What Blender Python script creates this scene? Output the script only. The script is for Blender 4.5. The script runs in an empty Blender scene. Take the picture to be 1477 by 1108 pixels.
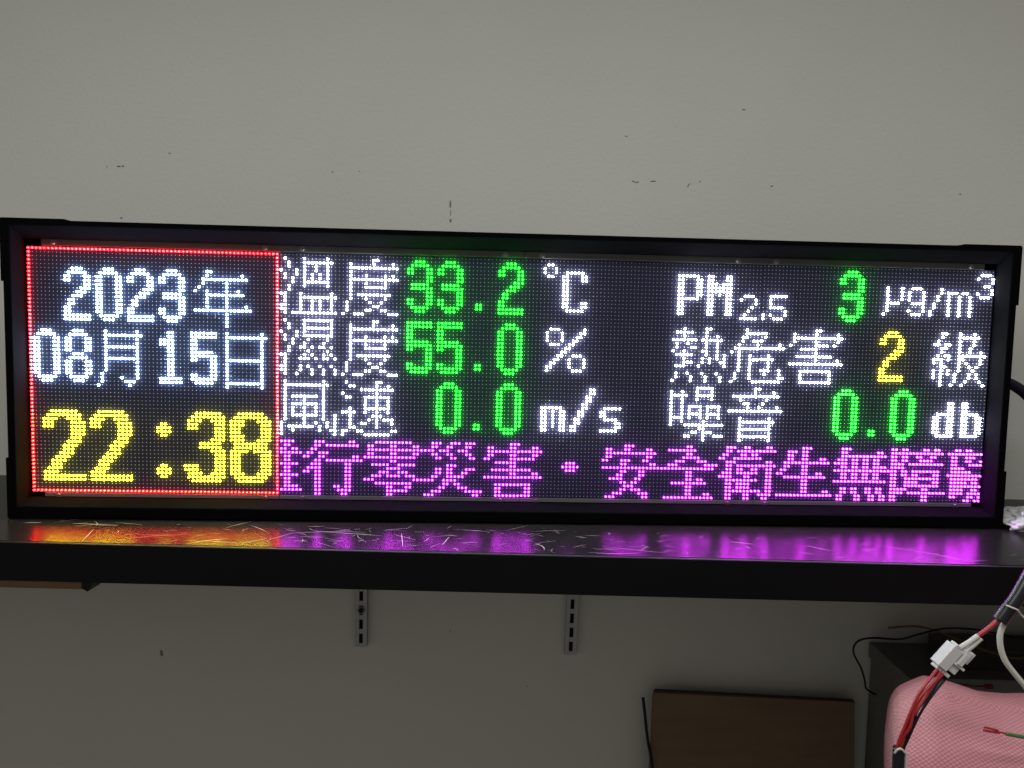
import bpy, bmesh, math, random
from mathutils import Vector, Matrix, noise
random.seed(7)
SC = bpy.context.scene
COL = SC.collection

# ---------------------------------------------------------------- camera
cam = bpy.data.cameras.new("camera")
cam.sensor_width = 36.0
cam.lens = 1100.0 / 1477.0 * 36.0
cam.clip_start = 0.01
cam.clip_end = 100
cam_o = bpy.data.objects.new("camera", cam)
COL.objects.link(cam_o)
cam_o.location = (-0.0041, -1.0166, 0.0702)
cam_o.rotation_euler = (1.49553, -0.02207, 0.01053)
SC.camera = cam_o

# ---------------------------------------------------------------- light
SC.view_settings.view_transform = 'Standard'
SC.view_settings.look = 'None'
SC.view_settings.exposure = 0
SC.view_settings.gamma = 1
W = bpy.data.worlds.new("World")
SC.world = W
W.use_nodes = True
W.node_tree.nodes["Background"].inputs[0].default_value = (1.0, 0.90, 0.79, 1)
W.node_tree.nodes["Background"].inputs[1].default_value = 0.265

def area(name, loc, rot, sx, sy, power, col):
    l = bpy.data.lights.new(name, 'AREA')
    l.shape = 'RECTANGLE'; l.size = sx; l.size_y = sy
    l.energy = power; l.color = col
    o = bpy.data.objects.new(name, l)
    o.location = loc; o.rotation_euler = rot
    COL.objects.link(o)
    return o
area("ceiling_panel_light", (-0.05, -1.0, 1.0), (math.radians(-6), 0, 0), 2.0, 0.4, 26, (1.0, 1.0, 0.965))

# ---------------------------------------------------------------- materials
def mat(name, base, rough=0.5, metal=0.0, spec=0.5, emit=None, estr=0.0, coat=0.0):
    m = bpy.data.materials.new(name); m.use_nodes = True
    b = m.node_tree.nodes["Principled BSDF"]
    b.inputs["Base Color"].default_value = (*base, 1)
    b.inputs["Roughness"].default_value = rough
    b.inputs["Metallic"].default_value = metal
    b.inputs["Specular IOR Level"].default_value = spec
    b.inputs["Coat Weight"].default_value = coat
    if emit:
        b.inputs["Emission Color"].default_value = (*emit, 1)
        b.inputs["Emission Strength"].default_value = estr
    return m

def noisy(m, scale=20, amt=0.15, bump=0.0, bscale=200, rough_amt=0.0, detail=5, stretch=(1, 1, 1)):
    """mottled colour, roughness and relief from object-space noise"""
    nt = m.node_tree; N = nt.nodes; L = nt.links
    b = N["Principled BSDF"]
    tc = N.new("ShaderNodeTexCoord")
    mp = N.new("ShaderNodeMapping"); mp.inputs["Scale"].default_value = stretch
    L.new(tc.outputs["Object"], mp.inputs["Vector"])
    n = N.new("ShaderNodeTexNoise"); n.inputs["Scale"].default_value = scale; n.inputs["Detail"].default_value = detail
    L.new(mp.outputs[0], n.inputs["Vector"])
    base = b.inputs["Base Color"].default_value[:]
    mx = N.new("ShaderNodeMix"); mx.data_type = 'RGBA'
    mx.inputs[6].default_value = (*[c * (1 - amt) for c in base[:3]], 1)
    mx.inputs[7].default_value = (*[min(1, c * (1 + amt)) for c in base[:3]], 1)
    L.new(n.outputs["Fac"], mx.inputs[0]); L.new(mx.outputs[2], b.inputs["Base Color"])
    if rough_amt:
        r = b.inputs["Roughness"].default_value
        mr = N.new("ShaderNodeMapRange")
        mr.inputs[3].default_value = max(0.02, r - rough_amt); mr.inputs[4].default_value = min(1, r + rough_amt)
        L.new(n.outputs["Fac"], mr.inputs[0]); L.new(mr.outputs[0], b.inputs["Roughness"])
    if bump:
        n2 = N.new("ShaderNodeTexNoise"); n2.inputs["Scale"].default_value = bscale; n2.inputs["Detail"].default_value = 4
        L.new(mp.outputs[0], n2.inputs["Vector"])
        bp = N.new("ShaderNodeBump"); bp.inputs["Strength"].default_value = bump; bp.inputs["Distance"].default_value = 0.002
        L.new(n2.outputs["Fac"], bp.inputs["Height"]); L.new(bp.outputs[0], b.inputs["Normal"])
    return m

M = {}
M['wall'] = noisy(mat('wall_paint', (0.492, 0.508, 0.476), 0.75, spec=0.25), scale=3.0, amt=0.055, bump=0.30, bscale=160, detail=10)
M['floor'] = noisy(mat('floor_tile', (0.22, 0.21, 0.2), 0.5), scale=6, amt=0.15)
M['cab'] = noisy(mat('black_powder_coat', (0.0022, 0.0021, 0.0028), 0.85, spec=0.01), scale=30, amt=0.2, bump=0.15, bscale=900, rough_amt=0.06)
M['cab2'] = noisy(mat('black_inner_return', (0.0030, 0.0028, 0.0034), 0.9, spec=0.0), scale=30, amt=0.25, bump=0.1, bscale=700)
M['cap'] = noisy(mat('black_plastic', (0.006, 0.006, 0.007), 0.5, spec=0.25), scale=60, amt=0.2, bump=0.1, bscale=600)
M['mask'] = noisy(mat('matt_black_mask', (0.018, 0.019, 0.042), 0.75, spec=0.10), scale=60, amt=0.2, bump=0.2, bscale=800)
M['rail'] = noisy(mat('grey_painted_rail', (0.085, 0.09, 0.09), 0.6, spec=0.2), scale=25, amt=0.15, rough_amt=0.1)
M['lens'] = mat('clear_led_lens', (0.62, 0.60, 0.60), 0.3, spec=0.3)
M['screw'] = mat('zinc_screw', (0.16, 0.16, 0.17), 0.45, metal=0.8)
M['shelf'] = noisy(mat('black_laminate', (0.008, 0.0065, 0.007), 0.25, spec=0.08), scale=9, amt=0.35, rough_amt=0.015)
M['shelf_edge'] = noisy(mat('black_edge_band', (0.002, 0.002, 0.003), 0.5, spec=0.12), scale=14, amt=0.3)
M['scratch'] = mat('scratched_laminate', (0.38, 0.35, 0.33), 0.45, spec=0.4)
M['scuff'] = mat('dark_scuff', (0.17, 0.17, 0.15), 0.8)
M['steel'] = noisy(mat('galvanised_steel', (0.33, 0.335, 0.335), 0.5, metal=0.35), scale=60, amt=0.15, rough_amt=0.1)
M['case'] = noisy(mat('black_case_plastic', (0.03, 0.03, 0.032), 0.55), scale=20, amt=0.3)
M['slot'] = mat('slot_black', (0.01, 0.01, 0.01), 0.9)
M['card'] = noisy(mat('brown_cardboard', (0.150, 0.106, 0.068), 0.85, spec=0.2), scale=7, amt=0.25, bump=0.3, bscale=120, stretch=(1, 1, 6))
M['card_edge'] = noisy(mat('cardboard_edge', (0.05, 0.03, 0.02), 0.9), scale=80, amt=0.4)
M['wood'] = noisy(mat('brown_wood', (0.20, 0.11, 0.055), 0.6), scale=14, amt=0.3, stretch=(1, 8, 8))
M['desk'] = noisy(mat('dark_grey_desk', (0.125, 0.120, 0.108), 0.6), scale=12, amt=0.2)
M['plate'] = noisy(mat('pale_grey_plate', (0.42, 0.45, 0.45), 0.5), scale=12, amt=0.08)
M['redwire'] = mat('red_pvc', (0.27, 0.009, 0.014), 0.4)
M['blackwire'] = mat('black_pvc', (0.008, 0.006, 0.011), 0.5, spec=0.2)
M['sleeve'] = mat('black_shrink_sleeve', (0.004, 0.004, 0.008), 0.32, spec=0.45)
M['whitewire'] = mat('white_pvc', (0.44, 0.44, 0.405), 0.4, spec=0.3)
M['nylon'] = noisy(mat('white_nylon', (0.43, 0.42, 0.425), 0.5, spec=0.3), scale=40, amt=0.06)
M['green'] = mat('green_pvc', (0.035, 0.12, 0.03), 0.45)
M['yellow'] = mat('yellow_pvc', (0.13, 0.09, 0.01), 0.5)
M['plastic_film'] = noisy(mat('white_plastic_film', (0.40, 0.39, 0.41), 0.5, spec=0.3), scale=30, amt=0.15, bump=0.5, bscale=60)

def foam_mat():
    m = mat('pink_foam', (0.62, 0.235, 0.29), 0.7, spec=0.2)
    nt = m.node_tree; N = nt.nodes; L = nt.links; b = N["Principled BSDF"]
    uv = N.new("ShaderNodeUVMap"); uv.uv_map = "UVMap"
    # quilted net of tiny cells: |sin| product on a rotated grid
    mp = N.new("ShaderNodeMapping"); mp.inputs["Scale"].default_value = (1, 1, 1); mp.inputs["Rotation"].default_value = (0, 0, math.radians(38))
    L.new(uv.outputs[0], mp.inputs["Vector"])
    sp = N.new("ShaderNodeSeparateXYZ"); L.new(mp.outputs[0], sp.inputs[0])
    outs = []
    for ax in (0, 1):
        a = N.new("ShaderNodeMath"); a.operation = 'MULTIPLY'; a.inputs[1].default_value = math.pi / 0.0037
        L.new(sp.outputs[ax], a.inputs[0])
        s = N.new("ShaderNodeMath"); s.operation = 'SINE'; L.new(a.outputs[0], s.inputs[0])
        c = N.new("ShaderNodeMath"); c.operation = 'ABSOLUTE'; L.new(s.outputs[0], c.inputs[0])
        outs.append(c)
    mu = N.new("ShaderNodeMath"); mu.operation = 'MULTIPLY'
    L.new(outs[0].outputs[0], mu.inputs[0]); L.new(outs[1].outputs[0], mu.inputs[1])
    pw = N.new("ShaderNodeMath"); pw.operation = 'POWER'; pw.inputs[1].default_value = 0.5
    L.new(mu.outputs[0], pw.inputs[0])
    tc = N.new("ShaderNodeTexCoord"); n = N.new("ShaderNodeTexNoise"); n.inputs["Scale"].default_value = 12; n.inputs["Detail"].default_value = 4
    L.new(tc.outputs["Object"], n.inputs["Vector"])
    ad = N.new("ShaderNodeMath"); ad.operation = 'MULTIPLY_ADD'; ad.inputs[1].default_value = 0.35
    L.new(n.outputs["Fac"], ad.inputs[0]); L.new(pw.outputs[0], ad.inputs[2])
    mx = N.new("ShaderNodeMix"); mx.data_type = 'RGBA'
    mx.inputs[6].default_value = (0.34, 0.115, 0.15, 1); mx.inputs[7].default_value = (0.50, 0.22, 0.26, 1)
    L.new(ad.outputs[0], mx.inputs[0]); L.new(mx.outputs[2], b.inputs["Base Color"])
    bp = N.new("ShaderNodeBump"); bp.inputs["Strength"].default_value = 0.5; bp.inputs["Distance"].default_value = 0.001
    L.new(pw.outputs[0], bp.inputs["Height"]); L.new(bp.outputs[0], b.inputs["Normal"])
    return m
M['foam'] = foam_mat()

def led(name, core, strength):
    return mat(name, (0.5, 0.5, 0.5), 0.3, emit=core, estr=strength)
LED = {
    'white':  led('led_white', (0.86, 0.90, 1.0), 75),
    'blue_white': led('led_cool_white', (0.52, 0.78, 1.0), 85),
    'green':  led('led_green', (0.0010, 1.0, 0.0032), 75),
    'yellow': led('led_yellow', (1.0, 0.90, 0.0085), 48),
    'pink':   led('led_magenta', (0.78, 0.0215, 1.0), 42),
    'red':    led('led_red', (1.0, 0.0028, 0.0042), 62),
}

# ---------------------------------------------------------------- helpers
def obj(name, bm, m, parent=None, smooth=False, label=None, kind=None):
    me = bpy.data.meshes.new(name)
    bm.normal_update()
    bm.to_mesh(me); bm.free()
    for mm in (m if isinstance(m, (list, tuple)) else [m]):
        me.materials.append(mm)
    if smooth:
        for p in me.polygons: p.use_smooth = True
    o = bpy.data.objects.new(name, me)
    COL.objects.link(o)
    if parent: o.parent = parent
    if label: o["label"] = label
    if kind: o["kind"] = kind
    return o

def thing(name, label, cat, loc=(0, 0, 0), rz=0.0, group=None):
    o = bpy.data.objects.new(name, None); COL.objects.link(o)
    o.location = loc; o.rotation_euler = (0, 0, rz)
    o["label"] = label; o["category"] = cat
    if group: o["group"] = group
    return o

def tag(o, label, cat, group=None):
    o["label"] = label; o["category"] = cat
    if group: o["group"] = group
    return o

def box(bm, x0, x1, y0, y1, z0, z1, bev=0.0, seg=1, mi=0):
    b2 = bmesh.new()
    bmesh.ops.create_cube(b2, size=1.0)
    for v in b2.verts:
        v.co = Vector(((x0 + x1) / 2 + v.co.x * (x1 - x0), (y0 + y1) / 2 + v.co.y * (y1 - y0), (z0 + z1) / 2 + v.co.z * (z1 - z0)))
    if bev:
        bmesh.ops.bevel(b2, geom=b2.edges[:], offset=bev, segments=seg, affect='EDGES', profile=0.5)
    for f in b2.faces: f.material_index = mi
    tmp = bpy.data.meshes.new("t"); b2.to_mesh(tmp); b2.free()
    n0 = len(bm.verts)
    bm.from_mesh(tmp); bpy.data.meshes.remove(tmp)
    bm.verts.ensure_lookup_table()
    return bm.verts[n0:]

def prism(bm, pts, y0, y1):
    """polygon (x, z) extruded from y0 to y1"""
    a = [bm.verts.new((x, y0, z)) for x, z in pts]
    b = [bm.verts.new((x, y1, z)) for x, z in pts]
    bm.faces.new(a); bm.faces.new(b[::-1])
    n = len(pts)
    for i in range(n):
        bm.faces.new((a[i], b[i], b[(i + 1) % n], a[(i + 1) % n]))
    bmesh.ops.recalc_face_normals(bm, faces=bm.faces[:])

def cyl(bm, c, axis, r, h, seg=12, r2=None):
    """cylinder with its base centre at c, pointing along axis"""
    axis = Vector(axis).normalized()
    q = Vector((0, 0, 1)).rotation_difference(axis).to_matrix().to_4x4()
    bmesh.ops.create_cone(bm, cap_ends=True, segments=seg, radius1=r, radius2=r if r2 is None else r2, depth=h,
                          matrix=Matrix.Translation(Vector(c) + axis * h / 2) @ q)

def spline(pts, n=8):
    P = [Vector(p) for p in pts]
    P = [P[0] * 2 - P[1]] + P + [P[-1] * 2 - P[-2]]
    out = []
    for i in range(1, len(P) - 2):
        a, b, c, d = P[i - 1:i + 3]
        for k in range(n):
            t = k / n
            out.append(0.5 * ((2 * b) + (c - a) * t + (2 * a - 5 * b + 4 * c - d) * t * t + (3 * b - a - 3 * c + d) * t ** 3))
    out.append(P[-2].copy())
    return out

def tube(bm, pts, r, seg=10, n=8, cap=True):
    P = spline(pts, n)
    rr = r if callable(r) else (lambda t: r)
    rings = []
    up = Vector((0.13, 0.2, 0.97))
    for i, p in enumerate(P):
        d = (P[min(i + 1, len(P) - 1)] - P[max(i - 1, 0)]).normalized()
        u = d.cross(up)
        if u.length < 1e-3: u = d.cross(Vector((1, 0, 0)))
        u.normalize(); v = d.cross(u)
        up = -v if v.dot(up) < 0 else v
        up = up - d * up.dot(d)
        R = rr(i / (len(P) - 1))
        rings.append([bm.verts.new(p + (u * math.cos(2 * math.pi * k / seg) + v * math.sin(2 * math.pi * k / seg)) * R) for k in range(seg)])
    for a, b in zip(rings, rings[1:]):
        for k in range(seg):
            bm.faces.new((a[k], a[(k + 1) % seg], b[(k + 1) % seg], b[k]))
    if cap:
        bm.faces.new(rings[0][::-1]); bm.faces.new(rings[-1])
    bmesh.ops.recalc_face_normals(bm, faces=bm.faces[:])

# ---------------------------------------------------------------- the setting
SHZ = -0.1885            # top of the shelf
bm = bmesh.new(); box(bm, -3, 3, 0.20, 0.32, -1.05, 1.9)
obj('wall', bm, M['wall'], kind='structure')
bm = bmesh.new(); box(bm, -3, 3, -3.0, 0.32, -1.15, -1.052)
obj('floor', bm, M['floor'], kind='structure')

# dark marks and dents in the wall paint
bm = bmesh.new()
def fleck(x, z, w, h, ang=0.0):
    ca, sa = math.cos(ang), math.sin(ang)
    n = 7; vs = []
    for k in range(n):
        a = 2 * math.pi * k / n; j = random.uniform(0.6, 1.15)
        px, pz = w / 2 * math.cos(a) * j, h / 2 * math.sin(a) * j
        vs.append((x + px * ca - pz * sa, z + px * sa + pz * ca))
    a = [bm.verts.new((px, 0.1993, pz)) for px, pz in vs]
    c = bm.verts.new((x, 0.1988, z))
    for k in range(n): bm.faces.new((a[k], c, a[(k + 1) % n]))
for f in [(-0.641, 0.308, .010, .0022, 0), (-0.635, 0.3085, .006, .0025, .5), (-0.66, 0.307, .002, .002, 0), (-0.639, 0.228, .005, .003, 0),
          (-0.118, 0.259, .0035, .016, 0), (-0.1175, 0.246, .0012, .012, 0), (-0.1175, 0.235, .004, .006, 0),
          (0.168, 0.301, .006, .002, -.3), (0.174, 0.300, .008, .0018, .2), (0.199, 0.302, .010, .0016, 0),
          (0.254, 0.296, .0016, .007, -.3), (0.257, 0.299, .0015, .003, 0), (0.272, 0.303, .005, .0014, .7), 
          (0.384, 0.298, .005, .002, .5), (0.335, 0.414, .006, .002, 0), (0.678, 0.292, .005, .0015, 0),
          (-0.584, -0.48, .006, .011, .2), (-0.304, 0.306, .004, .0016, 0), (-0.262, 0.308, .003, .0016, 0),
          (0.155, 0.37, .007, .0012, 0), (-0.56, 0.33, .005, .0014, 0), (-0.107, -0.43, .003, .003, 0), (0.02, -0.52, .002, .003, 0)]:
    fleck(*f)
obj('wall_scuffs', bm, M['scuff'], kind='stuff')["label"] = 'small dark scuffs and chips in the wall paint'

# ---------------------------------------------------------------- shelf
shelf = thing('shelf', 'long glossy black shelf with scratched top carrying the lit display', 'shelf', (0, 0.2, SHZ))
def S(y): return y - 0.2
bm = bmesh.new(); box(bm, -1.3, 1.3, S(-0.160), S(0.1985), -0.018, 0, 0.0008)
obj('shelf_top', bm, M['shelf'], shelf)
bm = bmesh.new(); box(bm, -1.3, 1.3, S(-0.166), S(-0.1602), -0.0455, -0.0003, 0.001, 2)
obj('front_edge', bm, M['shelf_edge'], shelf)
bm = bmesh.new(); box(bm, -1.299, 1.299, S(-0.1600), S(0.1980), -0.045, -0.0185)
obj('underframe', bm, M['shelf_edge'], shelf)
# scratches worn through the laminate
bm = bmesh.new()
def scratch(p, q, w=0.00035, bow=0.0):
    p = Vector(p); q = Vector(q); d = q - p; nrm = Vector((-d.y, d.x)).normalized()
    n = 5; prev = None
    for k in range(n + 1):
        t = k / n
        c = p + d * t + nrm * bow * math.sin(math.pi * t)
        ww = w * (0.25 + math.sin(math.pi * min(max(t, .04), .96)))
        a = bm.verts.new((c.x + nrm.x * ww, S(c.y + nrm.y * ww), 0.00012)); b = bm.verts.new((c.x - nrm.x * ww, S(c.y - nrm.y * ww), 0.00012))
        if prev: bm.faces.new((prev[0], prev[1], b, a))
        prev = (a, b)
for k in range(190):
    cx = random.choice([random.gauss(-0.22, 0.13), random.gauss(-0.05, 0.2), random.uniform(-0.6, 0.66)])
    cy = random.uniform(-0.152, -0.06)
    a = random.gauss(0, 0.7); L = random.choice([0.006, 0.01, 0.016, 0.03]) * random.uniform(.6, 1.4)
    p = (cx, cy); q = (cx + math.cos(a) * L, max(-0.158, cy + math.sin(a) * L))
    scratch(p, q, random.uniform(0.00005, 0.00017), random.gauss(0, 0.0012))
for p, q, w, b in [((0.44, -0.09), (0.52, -0.148), .0004, .005), ((0.585, -0.135), (0.62, -0.158), .0004, 0), ((-0.52, -0.105), (-0.505, -0.155), .0004, 0),
                   ((-0.385, -0.155), (-0.345, -0.13), .0006, .002), ((-0.375, -0.142), (-0.32, -0.148), .0003, 0), ((-0.46, -0.14), (-0.40, -0.118), .0003, .004),
                   ((-0.56, -0.08), (-0.50, -0.086), .0006, 0), ((-0.62, -0.083), (-0.60, -0.08), .001, 0), ((-0.145, -0.09), (-0.135, -0.145), .0005, 0),
                   ((-0.085, -0.10), (-0.09, -0.135), .0006, 0), ((0.02, -0.12), (0.03, -0.145), .0007, .004), ((0.10, -0.125), (0.17, -0.145), .0003, 0),
                   ((0.08, -0.15), (0.14, -0.148), .0004, -.004), ((-0.28, -0.10), (-0.19, -0.088), .0004, .004), ((-0.25, -0.09), (-0.18, -0.10), .0004, 0),
                   ((0.26, -0.09), (0.29, -0.10), .0005, 0), ((0.35, -0.10), (0.375, -0.12), .0004, 0)]:
    scratch(p, q, w * 0.5, b)
obj('scratches', bm, M['scratch'], shelf, kind='stuff')

# ---------------------------------------------------------------- the LED sign
YAW = 0.055
sign = thing('led_sign', 'black framed LED message board glowing with date, time and air readings', 'LED sign', (0, 0, SHZ), YAW)
O = -SHZ                 # local z of the panel centre
PIT = 0.005
# frame rails and back
ZT, ZB, XO = 0.1893 + O, 0.0015, 0.6525
for nm, dims in [('frame_rail', (-XO, XO, -0.030, 0.075, 0.1825 + O, ZT)),
                 ('frame_rail', (-XO, XO, -0.030, 0.075, ZB, -0.1725 + O)),
                 ('frame_rail', (-XO, -0.6425, -0.0300, 0.075, -0.1723 + O, 0.1823 + O)),
                 ('frame_rail', (0.6425, XO, -0.0300, 0.075, -0.1723 + O, 0.1823 + O))]:
    bm = bmesh.new(); box(bm, *dims, 0.0012, 2); obj(nm, bm, M['cab'], sign)
bm = bmesh.new(); box(bm, -0.6423, 0.6423, 0.013, 0.070, -0.1722 + O, 0.1822 + O); obj('back_box', bm, M['cab'], sign)
# sloping inner returns between the frame and the modules
def yz_prism(bm, x0, x1, pts):
    a = [bm.verts.new((x0, y, z)) for y, z in pts]; b = [bm.verts.new((x1, y, z)) for y, z in pts]
    bm.faces.new(a); bm.faces.new(b[::-1]); n = len(pts)
    for i in range(n): bm.faces.new((a[i], b[i], b[(i + 1) % n], a[(i + 1) % n]))
    bmesh.ops.recalc_face_normals(bm, faces=bm.faces[:])
for pts in ([(-0.0292, 0.1824 + O), (-0.0035, 0.1692 + O), (0.0128, 0.1692 + O), (0.0128, 0.1824 + O)],
            [(-0.0292, -0.1724 + O), (-0.0035, -0.1662 + O), (0.0128, -0.1662 + O), (0.0128, -0.1724 + O)]):
    bm = bmesh.new(); yz_prism(bm, -0.6415, 0.6415, pts)
    obj('inner_return', bm, M['cab2'], sign)
# corner caps
def cap_poly(sx, sz):
    xo, xi, xe = 0.6548, 0.6440, 0.5730
    if sz > 0: zo, zi, ze = 0.1912, 0.1840, 0.1130
    else: zo, zi, ze = -0.1885 , -0.1740, -0.1100
    pts = [(xo, ze), (xo, zo - 0.002 * sz), (xo - 0.002, zo), (xe + 0.004, zo), (xe, zo - 0.0018 * sz), (xe, zi), (xi, zi), (xi, ze)]
    return [(sx * x, z + O) for x, z in pts]
for sx in (-1, 1):
    for sz in (1, -1):
        bm = bmesh.new(); prism(bm, cap_poly(sx, sz), -0.0304, 0.0765)
        obj('corner_cap', bm, M['cab'], sign)
# grey mounting rails above and below the modules
SX = [-0.6055, -0.3376, -0.2895, -0.0256, 0.0232, 0.2853, 0.3371, 0.6057]
for z0, z1, zs, ends in [(0.1606, 0.1688, 0.1640, (-0.6215, 0.6250)), (-0.1655, -0.1606, -0.1633, (-0.624, 0.629))]:
    bm = bmesh.new()
    cuts = [ends[0], -0.3200, 0.0000, 0.3206, ends[1]]
    for a, b in zip(cuts, cuts[1:]):
        box(bm, a + 0.0004, b - 0.0004, -0.0012, 0.0125, z0 + O, z1 + O, 0.0002)
    r = obj('mounting_rail', bm, M['rail'], sign)
    for x in SX:
        bm = bmesh.new()
        cyl(bm, (x, -0.0012, zs + O), (0, -1, 0), 0.0040, 0.0008, 14)
        cyl(bm, (x, -0.0020, zs + O), (0, -1, 0), 0.0026, 0.0018, 10, 0.0018)
        obj('screw', bm, M['screw'], r)
# modules: 4 x 2, each 64 x 32 LEDs; the right-hand column sits a hair high
def moff(c, r):
    m = c // 64
    dx = (0.0, 0.0002, 0.0001, 0.0005)[m]; dz = (0.0, -0.0002, 0.0001, 0.0007 if r < 32 else 0.0004)[m]
    return dx, dz
def led_xz(c, r):
    dx, dz = moff(c, r)
    return (c - 127.5) * PIT + dx, -(r - 31.5) * PIT + dz + O

# --- what is lit: glyphs as rows of column runs, in LED coordinates
def D(base, top, rows): return base, top, rows
DIG = {
 '0': ["2-4", "1-5"] + ["0,1,5,6"] * 10 + ["1-5", "2-4"],
 '1': ["2,3", "2,3", "0-3", "0-3"] + ["2,3"] * 8 + ["0-5", "0-5"],
 '2': ["2-4", "1-5", "0,1,5,6", "0,1,5,6", "5,6", "4-6", "3-5", "2-4", "1,2", "1,2", "0,1", "0,1", "0-6", "0-6"],
 '3': ["2-4", "1-5", "0,1,5,6", "0,1,5,6", "5,6", "5,6", "1-5", "1-6", "5,6", "5,6", "0,1,5,6", "0,1,5,6", "1-5", "2-4"],
 '5': ["0-6", "0-6", "0,1", "0,1", "0,1", "0-5", "0-6", "0,1,5,6", "5,6", "5,6", "5,6", "0,1,5,6", "0-6", "1-5"],
 '8': ["2-4", "1-5"] + ["0,1,5,6"] * 4 + ["2-4", "1-5"] + ["0,1,5,6"] * 4 + ["1-5", "2-4"],
}
BIG2 = ["2-8", "1-9", "0-3,6-9", "0-2,7-10", "0-2,7-10", "7-10", "7-10", "7-9", "6-9", "5-8", "5-7", "4-7", "3-6", "2-5", "2-4", "1-4", "0-3", "0-10", "0-10"]
BIG3 = ["3-9", "2-10", "1-4,7-10", "1-3,8-10", "1-3,8-10", "8-10", "8-10", "7-10", "4-9", "4-9", "7-10", "8-10", "8-10", "8-10", "0-3,8-10", "0-3,8-10", "1-4,7-10", "1-10", "2-9"]
BIG8 = ["2-8", "1-9", "0-3,7-10", "0-3,8-10", "0-2,8-10", "0-2,8-10", "0-3,8-10", "0-3,7-10", "1-9", "1-9", "0-4,6-10", "0-2,8-10", "0-2,8-10", "0-2,8-10", "0-2,8-10", "0-2,8-10", "0-3,7-10", "1-9", "2-8"]
COLON = ["1,2", "0-3", "0-3", "1,2"] + [""] * 7 + ["1,2", "0-3", "0-3", "1,2"]
DU = ["8,9", "2,8,13", "2-14", "2", "2,6,11,13", "2-14", "2,6,11", "2,6-11", "2", "2,4-12", "2,6,11", "1,7,10", "1,8,9", "1,6,7,10,11", "0,3-5,12-14"]
WEN = ["1,6,12", "2,6-13", "2,6,9,12", "0,4,6,9,12", "1,4,6,8,10,12", "1,3,6,8,10,12", "3,6-12", "2,6,12", "2", "0,1,5,13", "1,5-14", "1,5,8,10,13", "0,1,5,8,10,13", "0,1,5,8,10,13", "1,3-14"]
SHI = ["1,6-13", "2,6,13", "2,6-13", "0,4,6,13", "1,4,6-13", "1,3,7,12", "3,6,11", "2,5,6,8,10,11,13", "2,7,12", "0,1,6,8,11,13", "1,5-7,9,11,12,14", "1", "0,1,5,7,10,13", "0,1,5,8,11,14", "1,4,8,11,14"]
FENG = ["1,11", "1-12", "1,11", "1,11", "1,3-9,11", "1,6,11", "1,3-9,11", "1,3,6,9,11", "1,3,6,9,11", "1,3-9,11,14", "1,6,11,14", "0,6,9,12,14", "0,2-8,10,12,14", "0,3,10,13,14", "0,14"]
SU = ["1,9,10", "2,3,9,12", "5-13", "0,9", "1,2,6-12", "6,9,12", "6,9,12", "2,6-12", "0-3,6,9,12", "2,8-10", "2,7,9,11-13", "2,5,6,9,13", "2,3,9", "0,1,4,5,13,14", "0,6-12"]
PP = ["0-5"] + ["0,1,5,6"] * 5 + ["0-5"] + ["0,1"] * 4
PP[1] = "0,1,5,6"
MM = ["0,1,5,6", "0,1,5,6", "0-2,4-6", "0-6", "0-6", "0,1,3,5,6"] + ["0,1,5,6"] * 5
RE = ["3,9,10", "1-5,9", "3,9,12", "0-6,8-13", "1,4,9,12", "1,5,6,9,12", "0,3,8,9,12", "1-5,9,12,14", "3,8,10,12,14", "3-5,8,10,13,14", "1-3,7,14", "", "1,4,8,12", "1,5,9,13", "0,5,9,13"]
WEI = ["4", "4-9", "3,4,9", "3,6-8", "2,7,13", "1-14", "0,2", "2,5,10", "2,5-11", "2,5,10", "2,5,10", "2,5,8-10,13", "1,5,9,13", "1,5,13,14", "0,6-13"]
HAI = ["7,8", "1,7,13", "1-14", "1,7,13", "0,7-10,12", "3-7", "7", "2-11", "7,13", "0-14", "", "3-11", "3,11", "3,11", "3-11"]
JI = ["2,3,7,11", "2,7-12", "1,7,11", "0,1,3,4,7,11", "2,3,7,10", "2,7,10,13", "1,3,4,7-14", "0-2,4,7,8,13", "0,2,7,9,13", "2,3,7,10,12", "0,2,4,7,11", "0,2,4,6,10,12", "0,2,6,10,12", "2,6,9,13", "2,5,8,14"]
ZAO = ["7-11", "0,3,7,11", "0-4,7-11", "0,3,7,11", "0,3", "0,3,5-8,10-13", "0,3,5,8,10,13", "0,3,5-8,10-13", "0-3,5,8,10,13", "0,3,9", "0,4-14", "8,9", "6,7,9-11", "4,5,9,12-14", "9"]
YIN = ["7,8", "7,12", "1-13", "3,10", "4,5,9", "5,8,13", "0-14", "", "3,11", "3-12", "3,11", "3-11", "3,11", "3-11", "3,11"]
NIAN = ["3,4", "3,12", "2-13", "2,8", "1,8", "0,3,8,11", "3-12", "3,8", "3,8", "3,8,13", "0-14", "8", "8", "8", "8"]
YUE = ["2,10", "2-11", "2,10", "2,10", "2-10", "2,10", "2,10", "2-10", "2,10", "2,10", "2,10", "1,10", "1,6,10", "1,7-9", "0,8"]
RI = ["0,9", "0-10"] + ["0,9"] * 5 + ["0-9"] + ["0,9"] * 5 + ["0-9", "0,9"]
TUI = ["0-3", "1,2", "0,1,3,4", "0-5", "1,2", "1,2", "0-4", "1,2", "1,2", "0-4", "1,2", "1,2", "1-4", "0-5", ""]
XING = ["3-5,12,13", "3,4,6-14", "2,3", "1,2,4-6", "0,1,4,5,13,14", "3,4,6-15", "2-4,11,12", "1-4,11,12", "0,1,3,4,11,12", "3,4,11,12", "3,4,11,12", "3,4,11,12", "3,4,8,9,11,12", "3,4,9-12", "3,4,10,11"]
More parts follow.
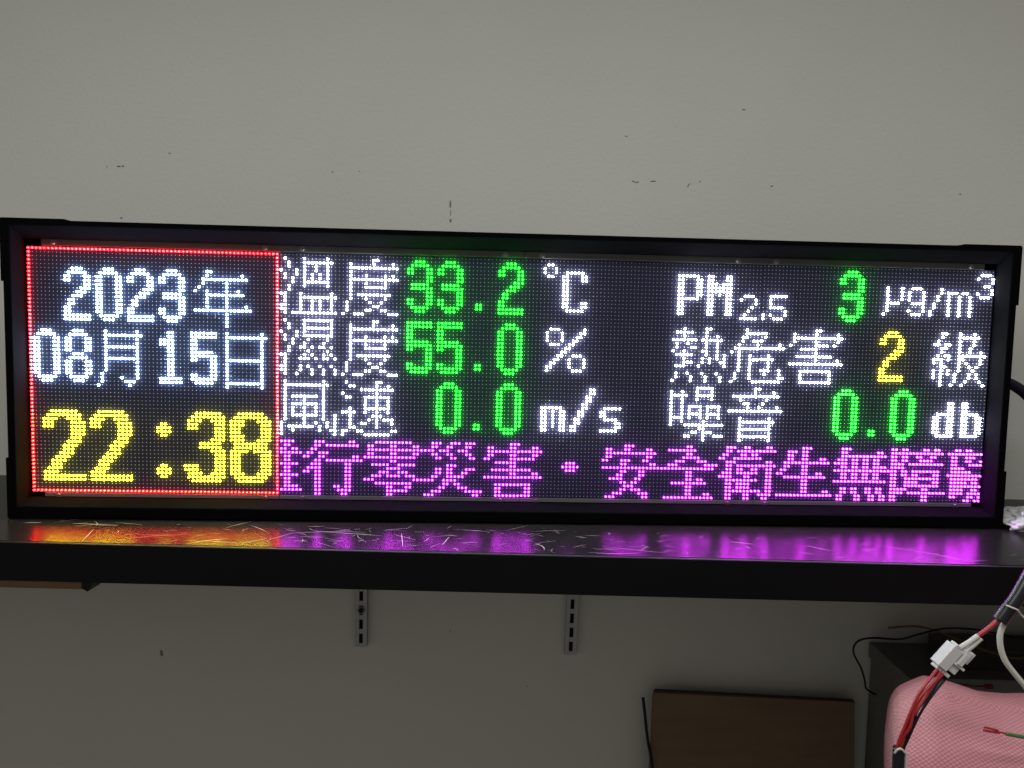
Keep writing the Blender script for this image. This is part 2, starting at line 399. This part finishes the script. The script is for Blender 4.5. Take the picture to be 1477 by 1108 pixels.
LING = ["3-12", "1,2,7,8,13,14", "1-15", "1,2,7,8,13,14", "0-13", "7,8", "2-6,9-13", "6-9", "4-6,9-11", "2-4,6-9,11-13", "0-2,13-15", "3-12", "6,7,11,12", "6-11", "6,7"]
ZAI = ["2-4,7-9,11-13", "2,3,6,7,11,12", "0-2,4-6,9-11", "2,3,6,7,11,12", "3,4,7,8,12,13", "", "6-8", "3,4,6,7,11-13", "3,4,6,7,10,11", "2,3,6-10", "0-2,5-8", "5,6,8,9", "4,5,9-11", "2-4,11-15", "0-2,13,14"]
HAIB = ["7-9", "1,2,7,8,13,14", "1-15", "1,2,7,8,13,14", "0,1,7-13", "3-8", "7,8", "2-12", "7,8,13,14", "0-15", "", "3-12", "3,4,11,12", "3,4,11,12", "3-12"]
DOT = ["1-3", "0-4", "1-3"]
AN = ["6-8", "1,2,6,7,12,13", "1-14", "1,2,12,13", "0,1,5-7,11,12", "5,6,13,14", "0-14", "5,6,10,11", "4,5,10,11", "2-5,9,10", "5,6,8,9", "6-8", "5,6,8-10", "3-5,10-12", "1-3,11,12"]
QUAN = ["8,9", "3-10", "8,9", "7-11", "5-7,11-13", "3-5,13-16", "0-15", "8,9", "8,9", "8,9,11,12", "4-13", "8,9", "8,9", "8,9,13,14", "2-15"]
WEIB = ["2-4,7,8,13,14", "2,3,5-15", "1,2,6,7,9,10", "0,1,4-11", "2-4,13,14", "2,3,5-15", "2,3,5,6,9,10,13,14", "1-3,5-10,13,14", "0-3,7,8,13,14", "2-10,13,14", "2,3,5-8,13,14", "2,3,5-8,13,14", "2-11,13,14", "2,3,7,8,11-14", "2,3,7,8,12,13"]
SHENG = ["7-9", "3-5,7,8", "3,4,7,8", "3,4,7,8,12,13", "2-14", "2,3,7,8", "1,2,7,8", "0,1,7,8,11,12", "2-13", "7,8", "7,8", "7,8", "7,8,13,14", "0-15", ""]
WU = ["2-4", "2,3,12,13", "2-14", "1-3,5,6,8,9,11,12", "0-3,5,6,8,9,11,12", "2,3,5,6,8,9,11-14", "0-15", "2,3,5,6,8,9,11,12", "2,3,5,6,8,9,11,12", "0-14", "", "2,3,5,6,9,10,12,13", "2,3,5,6,9,10,12,13", "1,2,6,7,10,11,13,14", "1,2,6,7,10,11,13,14"]
ZHANG = ["0,1,3,4,9,10,12,13", "0-14", "0,1,3,4,7,8,11,12", "0,1,3,4,8-11", "0-3,5-14", "0-3", "0,1,3,4,6-13", "0,1,3,4,6,7,12,13", "0,1,4-13", "0,1,4-7,12,13", "0,1,4-13", "0-4,9,10", "0-3,5-15", "0,1,9,10", "0,1,9,10"]
AI = ["2,3,5,6", "0-9", "1,2,5-7", "1,2,5,6,9", "1,2,6-9", "1-4", "1-6", "0-9", "1-8", "1-5,7,8", "1-9", "1-4,7,8", "1-4,6-9", "1,2,6,7,9", "5,6,8,9"]
G = [  # part name, label, colour, base column, top row, rows
 ('lit_numeral', 'leftmost large white 2 of the year', 'blue_white', 9, 5, DIG['2']), ('lit_numeral', 'white 0 in 2023', 'blue_white', 17, 5, DIG['0']),
 ('lit_numeral', 'second white 2 of the year', 'blue_white', 25, 5, DIG['2']), ('lit_numeral', 'white 3 in 2023', 'blue_white', 33, 5, DIG['3']),
 ('lit_character', 'white character for year', 'blue_white', 42, 5, NIAN),
 ('lit_numeral', 'white 0 before the 8', 'blue_white', 1, 21, DIG['0']), ('lit_numeral', 'white 8', 'blue_white', 9, 21, DIG['8']),
 ('lit_character', 'white character for month', 'blue_white', 17, 21, YUE),
 ('lit_numeral', 'white 1', 'blue_white', 33, 21, DIG['1']), ('lit_numeral', 'white 5', 'blue_white', 41, 21, DIG['5']),
 ('lit_character', 'white character for day', 'blue_white', 50, 21, RI),
 ('lit_numeral', 'first big yellow 2 of the time', 'yellow', 3, 42, BIG2), ('lit_numeral', 'second big yellow 2 of the time', 'yellow', 15, 42, BIG2),
 ('lit_dot', 'upper yellow dot of the colon', 'yellow', 32, 45, COLON[:4]), ('lit_dot', 'lower yellow dot of the colon', 'yellow', 32, 56, COLON[:4]),
 ('lit_numeral', 'big yellow 3', 'yellow', 39, 42, BIG3), ('lit_numeral', 'big yellow 8', 'yellow', 51, 42, BIG8),
 ('lit_character', 'white first character of temperature', 'white', 64, 1, WEN), ('lit_character', 'white second character of temperature', 'white', 80, 1, DU),
 ('lit_numeral', 'first green 3 of 33.2', 'green', 97, 1, DIG['3']), ('lit_numeral', 'second green 3 of 33.2', 'green', 105, 1, DIG['3']),
 ('lit_point', 'green decimal point of 33.2', 'green', 115, 12, ["0,1", "0,1"]), ('lit_numeral', 'green 2 of 33.2', 'green', 121, 1, DIG['2']),
 ('lit_unit', 'white degree sign', 'white', 133, 1, ["1,2", "0,3", "0,3", "1,2"]),
 ('lit_letter', 'white C', 'white', 138, 3, ["1-5", "0,1,5,6", "0,1,5,6"] + ["0,1"] * 5 + ["0,1,5,6", "0,1,5,6", "1-5"]),
 ('lit_character', 'white first character of humidity', 'white', 64, 17, SHI), ('lit_character', 'white second character of humidity', 'white', 80, 17, DU),
 ('lit_numeral', 'first green 5 of 55.0', 'green', 97, 17, DIG['5']), ('lit_numeral', 'second green 5 of 55.0', 'green', 105, 17, DIG['5']),
 ('lit_point', 'green decimal point of 55.0', 'green', 115, 28, ["0,1", "0,1"]), ('lit_numeral', 'green 0 of 55.0', 'green', 121, 17, DIG['0']),
 ('lit_unit', 'white percent sign', 'white', 134, 18, ["1-3,10", "0,4,9,10", "0,4,8,9", "0,4,7,8", "1-3,6,7", "5,6", "4,5", "3,4,7-9", "2,3,6,10", "1,2,6,10", "0,1,6,10", "0,7-9"]),
 ('lit_character', 'white first character of wind speed', 'white', 64, 33, FENG), ('lit_character', 'white second character of wind speed', 'white', 80, 33, SU),
 ('lit_numeral', 'green 0 before the point in the wind speed', 'green', 105, 33, DIG['0']), ('lit_point', 'green decimal point of the wind speed', 'green', 115, 44, ["0,1", "0,1"]),
 ('lit_numeral', 'green 0 after the point in the wind speed', 'green', 121, 33, DIG['0']),
 ('lit_letter', 'white m before the slash', 'white', 133, 39, ["0-5"] + ["0,1,3,5,6"] * 5 + ["0,1,5,6"]),
 ('lit_slash', 'white slash in metres per second', 'white', 141, 34, ["5,6", "5,6", "4,5", "4,5", "3,4", "3,4", "2,3", "2,3", "1,2", "1,2", "0,1", "0,1"]),
 ('lit_letter', 'white s', 'white', 149, 39, ["1-5", "0,1", "0,1", "1-4", "4,5", "4,5", "0-4"]),
 ('lit_letter', 'white P', 'white', 169, 3, PP), ('lit_letter', 'white capital M', 'white', 177, 3, MM),
 ('lit_numeral', 'small white subscript 2', 'white', 186, 8, ["1-3", "0,4", "4", "3", "2", "1", "0-4"]), ('lit_point', 'small white subscript point', 'white', 192, 13, ["0", "0"]),
 ('lit_numeral', 'small white subscript 5', 'white', 194, 8, ["0-4", "0", "0", "0-3", "4", "0,4", "1-3"]),
 ('lit_numeral', 'green 3 alone in the top row', 'green', 213, 1, DIG['3']),
 ('lit_letter', 'white mu', 'white', 225, 5, ["1,5", "1,5", "1,5", "1,5", "1-4", "1", "1", "0"]),
 ('lit_letter', 'white g', 'white', 232, 5, ["1-3", "0,4", "0,4", "0,4", "1-4", "4", "0,4", "1-3"]),
 ('lit_slash', 'white slash before the m', 'white', 238, 5, ["3", "3", "2", "2", "1", "1", "0", "0"]),
 ('lit_letter', 'white m before the raised 3', 'white', 243, 6, ["0-2,4,5"] + ["0,3,6"] * 6),
 ('lit_numeral', 'small white raised 3', 'white', 251, 1, ["1-3", "0,4", "4", "2,3", "4", "0,4", "1-3"]),
 ('lit_character', 'white first character of heat hazard', 'white', 168, 17, RE), ('lit_character', 'white second character of heat hazard', 'white', 184, 17, WEI),
 ('lit_character', 'white third character of heat hazard', 'white', 200, 17, HAI), ('lit_numeral', 'yellow 2 of the heat hazard level', 'yellow', 225, 17, DIG['2']),
 ('lit_character', 'white character for level', 'white', 240, 17, JI),
 ('lit_character', 'white first character of noise', 'white', 168, 33, ZAO), ('lit_character', 'white second character of noise', 'white', 184, 33, YIN),
 ('lit_numeral', 'green 0 before the point in the noise reading', 'green', 213, 33, DIG['0']), ('lit_point', 'green decimal point of the noise reading', 'green', 223, 44, ["0,1", "0,1"]),
 ('lit_numeral', 'green 0 after the point in the noise reading', 'green', 229, 33, DIG['0']),
 ('lit_letter', 'white d', 'white', 241, 36, ["4,5"] * 3 + ["1-5"] + ["0,1,4,5"] * 5 + ["1-5"]), ('lit_letter', 'white b', 'white', 249, 36, ["0,1"] * 3 + ["0-4"] + ["0,1,4,5"] * 5 + ["0-4"]),
 ('lit_character', 'cut off magenta character at the left end of the bottom line', 'pink', 64, 49, TUI), ('lit_character', 'first whole magenta character', 'pink', 70, 49, XING),
 ('lit_character', 'magenta character for zero', 'pink', 86, 49, LING), ('lit_character', 'magenta third whole character', 'pink', 102, 49, ZAI),
 ('lit_character', 'magenta character just left of the round dot', 'pink', 118, 49, HAIB), ('lit_dot', 'magenta round separator dot', 'pink', 139, 54, DOT),
 ('lit_character', 'magenta character just right of the round dot', 'pink', 150, 49, AN), ('lit_character', 'second magenta character after the dot', 'pink', 165, 49, QUAN),
 ('lit_character', 'third magenta character after the dot', 'pink', 182, 49, WEIB), ('lit_character', 'fourth magenta character after the dot', 'pink', 198, 49, SHENG),
 ('lit_character', 'fifth magenta character after the dot', 'pink', 214, 49, WU), ('lit_character', 'sixth magenta character after the dot', 'pink', 230, 49, ZHANG),
 ('lit_character', 'magenta character cut off at the right end', 'pink', 246, 49, AI),
]
def runs(s):
    for part in s.split(','):
        if not part: continue
        if '-' in part:
            a, b = part.split('-'); yield from range(int(a), int(b) + 1)
        else: yield int(part)
def dome(bm, c, r, R=0.00124, h=0.0030, seg=8, base=0.0):
    x, z = led_xz(c, r)
    ring0 = [bm.verts.new((x + R * math.cos(2 * math.pi * k / seg), base, z + R * math.sin(2 * math.pi * k / seg))) for k in range(seg)]
    ring1 = [bm.verts.new((x + .78 * R * math.cos(2 * math.pi * k / seg), base - h * .7, z + .78 * R * math.sin(2 * math.pi * k / seg))) for k in range(seg)]
    top = bm.verts.new((x, base - h, z))
    for k in range(seg):
        j = (k + 1) % seg
        bm.faces.new((ring0[k], ring0[j], ring1[j], ring1[k]))
        bm.faces.new((ring1[k], ring1[j], top))
lit = set()
cells = []
border = [(c, 0) for c in range(64)] + [(c, 63) for c in range(64)] + [(0, r) for r in range(1, 63)] + [(63, r) for r in range(1, 63)]
lit.update(border)
for nm, lb, colr, base, top, rows in G:
    cc = []
    for i, s in enumerate(rows):
        for k in runs(s):
            p = (base + k, top + i)
            if p in lit or p[0] > 255: continue
            lit.add(p); cc.append(p)
    cells.append((nm, lb, colr, cc))
bm = bmesh.new()
for c, r in border: dome(bm, c, r)
obj('lit_border', bm, LED['red'], sign, smooth=True, label='red dotted rectangle of lit LEDs round the date and time')
for nm, lb, colr, cc in cells:
    bm = bmesh.new()
    for c, r in cc: dome(bm, c, r, {'yellow': 0.00114, 'pink': 0.00116}.get(colr, 0.00124))
    obj(nm, bm, LED[colr], sign, smooth=True, label=lb)
for mr in (0, 1):
    for mc in range(4):
        dx, dz = moff(mc * 64, mr * 32)
        x0 = (mc * 64 - 128) * PIT + dx; z1 = (32 - mr * 32) * PIT + dz + O
        bm = bmesh.new(); box(bm, x0 + 0.0001, x0 + 0.3199, 0.0, 0.0125, z1 - 0.15995, z1 - 0.00005, 0.0002)
        mod = obj('led_module', bm, M['mask'], sign)
        bm = bmesh.new()
        for c in range(mc * 64, mc * 64 + 64):
            for r in range(mr * 32, mr * 32 + 32):
                if (c, r) not in lit: dome(bm, c, r, 0.00043, 0.0008, 6)
        obj('unlit_leds', bm, M['lens'], mod, kind='stuff')

# ---------------------------------------------------------------- things on the shelf
bm = bmesh.new()
tube(bm, [(0.64, 0.075, 0.0 + 0.00), (0.675, 0.085, 0.008), (0.705, 0.09, 0.004), (0.735, 0.09, -0.016), (0.757, 0.09, -0.05), (0.775, 0.09, -0.10), (0.80, 0.085, -0.16), (0.84, 0.08, -0.1805), (0.95, 0.07, -0.1805), (1.2, 0.07, -0.1805)], 0.0078, 14)
tag(obj('power_cable', bm, M['blackwire'], smooth=True), 'thick black cable curving out from behind the right side of the display', 'cable')

bm = bmesh.new()
bmesh.ops.create_icosphere(bm, subdivisions=5, radius=1.0)
for v in bm.verts:
    p = v.co.copy()
    d = noise.noise(p * 1.7 + Vector((3, 1, 5))) * 0.35 + abs(noise.noise(p * 4.3)) * 0.22 + noise.noise(p * 9) * 0.06
    p *= 1 + d
    x = 0.732 + p.x * 0.072; y = 0.015 + p.y * 0.04; z = p.z * (0.021 + 0.022 * max(0, p.x + .1))
    v.co = Vector((x, y, SHZ + max(0.0006, z + 0.009)))
tag(obj('plastic_bag', bm, M['plastic_film'], smooth=True), 'crumpled white plastic lying on the shelf at the right edge', 'bag')

# ---------------------------------------------------------------- wall rails under the shelf
def slotted_rail(x, zb, tilt, label, bolt):
    t = thing('slotted_rail', label, 'shelf rail', (x, 0.2, zb), group='slotted steel rails on the wall below the shelf')
    t.rotation_euler = (0, tilt, 0)
    h = SHZ - 0.0465 - zb
    w = 0.0095
    # face made of strips round the slots
    bm = bmesh.new()
    slots = []
    z = 0.006
    while z < h - 0.004:
        slots.append((z, min(z + 0.016, h - 0.001))); z += 0.0235
    box(bm, -w, -0.0030, -0.0125, -0.0112, 0, h, 0.0003); box(bm, 0.0030, w, -0.0125, -0.0112, 0, h, 0.0003)
    zz = 0
    for a, b in slots + [(h, h)]:
        if a - zz > 0.0005: box(bm, -0.0029, 0.0029, -0.0122, -0.0113, zz, a)
        zz = b
    obj('slotted_face', bm, M['steel'], t)
    bm = bmesh.new()
    box(bm, -w, -w + 0.0012, -0.0111, -0.0003, 0, h); box(bm, w - 0.0012, w, -0.0111, -0.0003, 0, h)
    obj('side_flanges', bm, M['steel'], t)
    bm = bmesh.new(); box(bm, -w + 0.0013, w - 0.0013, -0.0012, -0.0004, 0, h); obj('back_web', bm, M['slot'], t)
    if bolt:
        bm = bmesh.new()
        cyl(bm, (0.0003, -0.0126, bolt), (0, -1, 0), 0.0062, 0.0010, 20)
        wa = obj('washer', bm, M['screw'], t)
        bm = bmesh.new(); cyl(bm, (0.0003, -0.0136, bolt), (0, -1, 0), 0.0040, 0.0035, 6)
        cyl(bm, (0.0003, -0.0171, bolt), (0, -1, 0), 0.0022, 0.0025, 10)
        obj('bolt', bm, M['cap'], t)
slotted_rail(-0.2515, -0.4555, 0.0, 'slotted steel rail with a bolt through it on the wall below the display', 0.0615)
slotted_rail(0.0900, -0.4600, 0.012, 'slotted steel rail without a bolt right of the bolted one', None)

# wooden strip under the shelf at the left
st = thing('wooden_strip', 'brown wooden strip fixed under the left end of the black shelf', 'batten', (-0.9, -0.12, SHZ - 0.0455))
bm = bmesh.new(); box(bm, -0.3, 0.380, -0.012, 0.012, -0.0205, -0.0002, 0.0008); obj('wood_strip', bm, M['wood'], st)
bm = bmesh.new(); prism(bm, [(0.3802, -0.0003), (0.3960, -0.0003), (0.3955, -0.009), (0.3870, -0.0225), (0.3802, -0.0190)], -0.013, 0.013); obj('end_bracket', bm, M['cap'], st)

# ---------------------------------------------------------------- lower right: board, desk, cords
bd = thing('cardboard_sheet', 'dark brown cardboard sheet leaning against the wall under the shelf', 'cardboard', (0.385, 0.155, -1.05))
bm = bmesh.new()
vs = [(-0.180, 0.0), (0.168, 0.0), (0.1600, 0.531), (0.150, 0.533), (-0.1590, 0.5395), (-0.162, 0.535)]
prism(bm, vs, -0.006, 0.0)
for v in bm.verts:
    v.co.y += -0.03 + 0.05 * v.co.z / 0.54
obj('cardboard_face', bm, M['card'], bd)
bm = bmesh.new()
prism(bm, [(-0.161, 0.5396), (0.1500, 0.5332), (0.1600, 0.5312), (0.1600, 0.5340), (-0.158, 0.5425)], -0.0075, 0.0015)
for v in bm.verts: v.co.y += 0.02
obj('taped_edge', bm, M['card_edge'], bd)

bm = bmesh.new()
tube(bm, [(0.206, 0.165, -0.517), (0.209, 0.16, -0.54), (0.214, 0.155, -0.58), (0.224, 0.15, -0.64), (0.23, 0.12, -0.8), (0.235, 0.09, -1.045)], 0.0024, 8)
tag(obj('black_rod', bm, M['blackwire'], smooth=True), 'thin black rod leaning beside the left edge of the cardboard sheet', 'rod')

desk = thing('desk', 'dark grey desk standing against the wall under the right end of the shelf', 'desk', (0.95, 0.0, -1.05))
def DK(x0, x1, y0, y1, z0, z1): return (x0 - 0.95, x1 - 0.95, y0, y1, z0 + 1.05, z1 + 1.05)
bm = bmesh.new(); box(bm, *DK(0.576, 1.4, -0.40, 0.197, -0.454, -0.429), 0.0015, 2); obj('desk_top', bm, M['desk'], desk)
bm = bmesh.new(); box(bm, *DK(0.580, 0.598, -0.38, 0.195, -1.05, -0.4545)); obj('side_panel', bm, M['desk'], desk)
bm = bmesh.new(); box(bm, *DK(1.37, 1.388, -0.38, 0.195, -1.05, -0.4545)); obj('side_panel', bm, M['desk'], desk)
bm = bmesh.new(); box(bm, *DK(0.5985, 1.3695, 0.17, 0.185, -0.95, -0.4545)); obj('back_panel', bm, M['desk'], desk)

bm = bmesh.new(); box(bm, 0.652, 1.1, 0.100, 0.165, -0.4288, -0.398, 0.003, 2)
for v in bm.verts: v.co.z += 0.004 * noise.noise(v.co * 9) if v.co.z > -0.41 else 0
tag(obj('black_case', bm, M['case']), 'low black case standing at the back of the dark desk', 'case')
bm = bmesh.new(); box(bm, 0.628, 1.0, -0.09, 0.060, -0.4287, -0.4245, 0.0008)
tag(obj('grey_plate', bm, M['plate']), 'pale grey sheet lying on the desk behind the pink foam', 'plate')
bm = bmesh.new()
tube(bm, [(0.60, 0.185, -0.40), (0.64, 0.15, -0.385), (0.69, 0.075, -0.388), (0.73, 0.072, -0.397), (0.77, 0.08, -0.392), (0.82, 0.08, -0.382)], 0.0016, 8)
tag(obj('yellow_wire', bm, M['yellow'], smooth=True), 'thin yellow wire running over the black case on the desk', 'wire')
bm = bmesh.new()
tube(bm, [(0.579, 0.170, -0.505), (0.556, 0.155, -0.488), (0.536, 0.12, -0.458), (0.520, 0.10, -0.430), (0.507, 0.10, -0.405), (0.513, 0.10, -0.389), (0.535, 0.10, -0.383), (0.575, 0.10, -0.384), (0.605, 0.10, -0.375), (0.640, 0.10, -0.366), (0.685, 0.10, -0.366), (0.74, 0.10, -0.375), (0.80, 0.12, -0.388)], 0.0015, 8)
tag(obj('thin_black_cord', bm, M['blackwire'], smooth=True), 'thin black cord arching from behind the desk side over its top', 'cord')

# pink foam roll lying across the front of the desk
def foam_roll():
    bm = bmesh.new(); uvl = bm.loops.layers.uv.new("UVMap")
    NX, NA = 110, 96
    x0, x1 = 0.396, 1.02
    yc, zc = -0.245, -0.358
    prof = [(.396, .044), (.3985, .0475), (.403, .0510), (.412, .0550), (.430, .0620), (.445, .0600), (.462, .0550), (.4945, .0455), (.5285, .0425), (.60, .044), (1.1, .046)]
    def rad(x):
        for (a, ra), (b, rb) in zip(prof, prof[1:]):
            if x <= b: return ra + (rb - ra) * (x - a) / (b - a)
        return prof[-1][1]
    grid = []
    for i in range(NX + 1):
        t = i / NX
        x = x0 + (x1 - x0) * t ** 1.5
        R = rad(x)
        RY = 0.074 * min(1, 0.80 + 0.20 * math.sqrt(min(1, (x - x0) / 0.03)))
        row = []
        for k in range(NA):
            a = 2 * math.pi * k / NA
            q = Vector((x * 8, math.cos(a) * 1.2, math.sin(a) * 1.2))
            rr = R + 0.0035 * noise.noise(q) + 0.0012 * noise.noise(q * 3.1)
            # outer flap of the roll ends as a step near the top
            rr += 0.0035 * (1 if (a % (2 * math.pi)) < 1.9 + 0.25 * math.sin(x * 9) else 0)
            y = yc + (rr - R + RY) * math.cos(a); z = zc + (rr if math.sin(a) > 0 else rr - R + 0.074) * math.sin(a)
            sh = 0.42 * max(0.0, 1 - (x - x0) / 0.25)
            row.append((bm.verts.new((x + (y - yc) * sh, y, max(z, -0.4286))), a))
        grid.append((x, row))
    for i in range(NX):
        for k in range(NA):
            j = (k + 1) % NA
            f = bm.faces.new((grid[i][1][k][0], grid[i + 1][1][k][0], grid[i + 1][1][j][0], grid[i][1][j][0]))
            a0 = grid[i][1][k][1]; a1 = a0 + 2 * math.pi / NA
            for lp, (xx, aa) in zip(f.loops, [(grid[i][0], a0), (grid[i + 1][0], a0), (grid[i + 1][0], a1), (grid[i][0], a1)]):
                lp[uvl].uv = (xx, aa * 0.077)
    # spiral end: sheet edge turned inward, then the hollow core
    for gi, flip in ((0, False), (NX, True)):
        ring = [v for v, a in grid[gi][1]]; ang = [a for v, a in grid[gi][1]]
        prev = ring
        xx = grid[gi][0]; sgn = 1 if gi == 0 else -1
        for fr, dx in ((0.96, -0.0015), (0.9, -0.003), (0.78, -0.0045), (0.6, -0.006), (0.3, -0.008), (0.02, -0.0085)):
            cur = [bm.verts.new((xx + (v.co.x - xx) * fr + sgn * dx, yc + (v.co.y - yc) * fr, zc + (v.co.z - zc) * fr)) for v in ring]
            for k in range(NA):
                j = (k + 1) % NA
                f = bm.faces.new((prev[j], cur[j], cur[k], prev[k]) if not flip else (prev[k], cur[k], cur[j], prev[j]))
                for lp in f.loops:
                    lp[uvl].uv = (lp.vert.co.y, lp.vert.co.z)
            prev = cur
    bmesh.ops.recalc_face_normals(bm, faces=bm.faces[:])
    return bm
tag(obj('foam_roll', foam_roll(), M['foam'], smooth=True), 'pink textured foam roll lying across the desk at the lower right', 'foam roll')

# wiring harness hanging over the foam: white connector, red and black leads
har = thing('wiring_harness', 'white plug connector with red and black leads hanging in front of the pink foam', 'wiring', (0.41, -0.33, -0.24))
def HL(p): return (p[0] - 0.41, p[1] + 0.33, p[2] + 0.24)
# connector block, axis from lower left to upper right (in x-z)
A0 = Vector((0.3915, -0.33, -0.2350)); A1 = Vector((0.4070, -0.33, -0.2155))
ax = (A1 - A0).normalized(); sd = Vector((ax.z, 0, -ax.x)); dp = Vector((0, -1, 0))
def conn_box(u0, u1, v0, v1, w0, w1, bev=0.0004):
    b = bmesh.new()
    box(b, u0, u1, v0, v1, w0, w1, bev)
    Mx = Matrix((ax, sd, dp)).transposed().to_4x4()
    Mx.translation = A0 - Vector((0.41, -0.33, -0.24))
    bmesh.ops.transform(b, matrix=Mx, verts=b.verts)
    bmesh.ops.recalc_face_normals(b, faces=b.faces[:])
    return b
def joinb(bs):
    bm = bmesh.new()
    for b in bs:
        me = bpy.data.meshes.new("t"); b.to_mesh(me); b.free(); bm.from_mesh(me); bpy.data.meshes.remove(me)
    return bm
obj('connector_housing', joinb([conn_box(0.000, 0.0235, -0.0085, 0.0015, -0.007, 0.007), conn_box(0.0025, 0.0205, 0.0017, 0.0105, -0.0065, 0.0055),
                                conn_box(-0.0035, -0.0002, -0.0065, 0.0085, -0.005, 0.005), conn_box(0.0237, 0.0262, -0.0065, -0.0005, -0.005, 0.005)]), M['nylon'], har)
obj('connector_latch', joinb([conn_box(0.0120, 0.0245, 0.0030, 0.0080, 0.0058, 0.0090), conn_box(0.0170, 0.0290, 0.0108, 0.0140, -0.003, 0.004),
                              conn_box(0.0100, 0.0125, 0.0018, 0.0130, 0.0057, 0.0078), conn_box(0.0207, 0.0275, 0.0040, 0.0106, -0.004, 0.0055)]), M['nylon'], har)
def htube(name, pts, r, m, **k):
    bm = bmesh.new(); tube(bm, [HL(p) for p in pts], r, 10, **k); return obj(name, bm, m, har, smooth=True)
# leads leaving the connector to the lower left
for i in range(3):
    o = 0.0030 * (i - 1); q = 0.0018 * math.sin(i * 2.1)
    htube('red_lead', [(0.3905 + o * .9, -0.333, -0.2360 - o * .7), (0.3795 + o + q, -0.340, -0.2430 - o * .6), (0.3679 + o - q, -0.345 - q, -0.2540 - o * .4), (0.3601 + o * .8, -0.347, -0.2680), (0.3549 + o * .7 + q, -0.347 - q, -0.2830), (0.3510 + o * .6, -0.346, -0.2960), (0.3485 + o * .5, -0.345, -0.3080)], 0.00135, M['redwire'])
for i in range(3):
    o = 0.0022 * (i - 1); q = 0.0015 * math.cos(i * 2.4)
    htube('black_lead', [(0.3970 + o, -0.329, -0.2420 - o * .5), (0.3870 + o, -0.335, -0.2470 - o), (0.3760 + o - q, -0.340, -0.2570 - o), (0.3665 + o + q, -0.343, -0.2700 - o * .5), (0.3605 + o - q, -0.344, -0.2840), (0.3560 + o, -0.344, -0.2960), (0.3525 + o * .5, -0.344, -0.3080)], 0.00115, M['blackwire'])
htube('lower_sleeve', [(0.3497, -0.345, -0.3045), (0.3502, -0.345, -0.325), (0.351, -0.345, -0.37), (0.36, -0.33, -0.55), (0.42, -0.28, -0.85), (0.50, -0.2, -1.04), (0.56, -0.1, -1.045)], 0.0052, M['sleeve'])
htube('white_tie', [(0.3440, -0.349, -0.3075), (0.3455, -0.3510, -0.3030), (0.3480, -0.3515, -0.3020), (0.3515, -0.3510, -0.3050), (0.3545, -0.3500, -0.311), (0.3560, -0.3490, -0.340)], 0.0010, M['whitewire'])
# leads leaving to the upper right
htube('white_boot', [(0.4055, -0.330, -0.2170), (0.4140, -0.330, -0.2115), (0.4235, -0.330, -0.2040)], 0.0023, M['whitewire'])
htube('white_boot', [(0.4105, -0.329, -0.2210), (0.4185, -0.329, -0.2150), (0.4270, -0.329, -0.2065)], 0.0023, M['whitewire'])
htube('red_lead', [(0.4225, -0.330, -0.2048), (0.4310, -0.330, -0.1980), (0.4400, -0.329, -0.1905), (0.448, -0.328, -0.184)], 0.0021, M['redwire'])
htube('upper_sleeve', [(0.4435, -0.328, -0.1905), (0.4495, -0.328, -0.1810), (0.4575, -0.328, -0.1690), (0.4695, -0.325, -0.149), (0.484, -0.32, -0.129), (0.530, -0.28, -0.110), (0.600, -0.20, -0.130), (0.680, -0.12, -0.176), (0.80, -0.10, -0.1815), (1.1, -0.10, -0.1815)], lambda t: 0.0066 - 0.001 * t, M['sleeve'])
htube('white_tie', [(0.4450, -0.3330, -0.1735), (0.4490, -0.3365, -0.1745), (0.4535, -0.3370, -0.1765), (0.4585, -0.3340, -0.1815), (0.465, -0.333, -0.187)], 0.0008, M['whitewire'])
htube('white_lead', [(0.4485, -0.328, -0.1905), (0.4450, -0.328, -0.2020), (0.4462, -0.328, -0.2150), (0.4515, -0.328, -0.2280), (0.4610, -0.328, -0.2400), (0.4702, -0.328, -0.2503), (0.486, -0.326, -0.268), (0.51, -0.32, -0.283), (0.56, -0.28, -0.298), (0.70, -0.25, -0.306)], 0.0026, M['whitewire'])

# red and green wire end lying on the foam
rg = thing('wire_end', 'stripped red wire end joined to a green wire lying on the pink foam', 'wire', (0.40, -0.33, -0.29))
def gl(p): return (p[0] - 0.40, p[1] + 0.33, p[2] + 0.29)
def foamsurf(x, z): return None
bm = bmesh.new()
tube(bm, [gl(p) for p in [(0.4376, -0.3255, -0.2960), (0.4450, -0.3255, -0.2975), (0.4530, -0.3250, -0.2985)]], 0.0012, 8)
tube(bm, [gl(p) for p in [(0.4385, -0.3250, -0.2935), (0.4450, -0.3252, -0.2948), (0.4510, -0.3255, -0.2962)]], 0.0010, 8)
tube(bm, [gl(p) for p in [(0.4510, -0.3250, -0.2975), (0.4600, -0.3250, -0.2995)]], 0.0008, 8)
obj('red_end', bm, M['redwire'], rg, smooth=True)
bm = bmesh.new(); tube(bm, [gl(p) for p in [(0.4590, -0.3250, -0.2993), (0.4700, -0.3245, -0.3015), (0.485, -0.323, -0.304), (0.52, -0.32, -0.308)]], 0.0017, 8)
obj('green_insulation', bm, M['green'], rg, smooth=True)

bm = bmesh.new()
box(bm, 0.665, 0.675, 0.030, 0.036, -0.4243, -0.4193, 0.0006)
tube(bm, [(0.665, 0.033, -0.4222), (0.65, 0.034, -0.4222), (0.632, 0.04, -0.4225)], 0.0009, 6)
tag(obj('red_clip', bm, M['redwire']), 'tiny red clip lying on the pale sheet behind the foam', 'clip')

SC.cycles.sample_clamp_indirect = 6.0
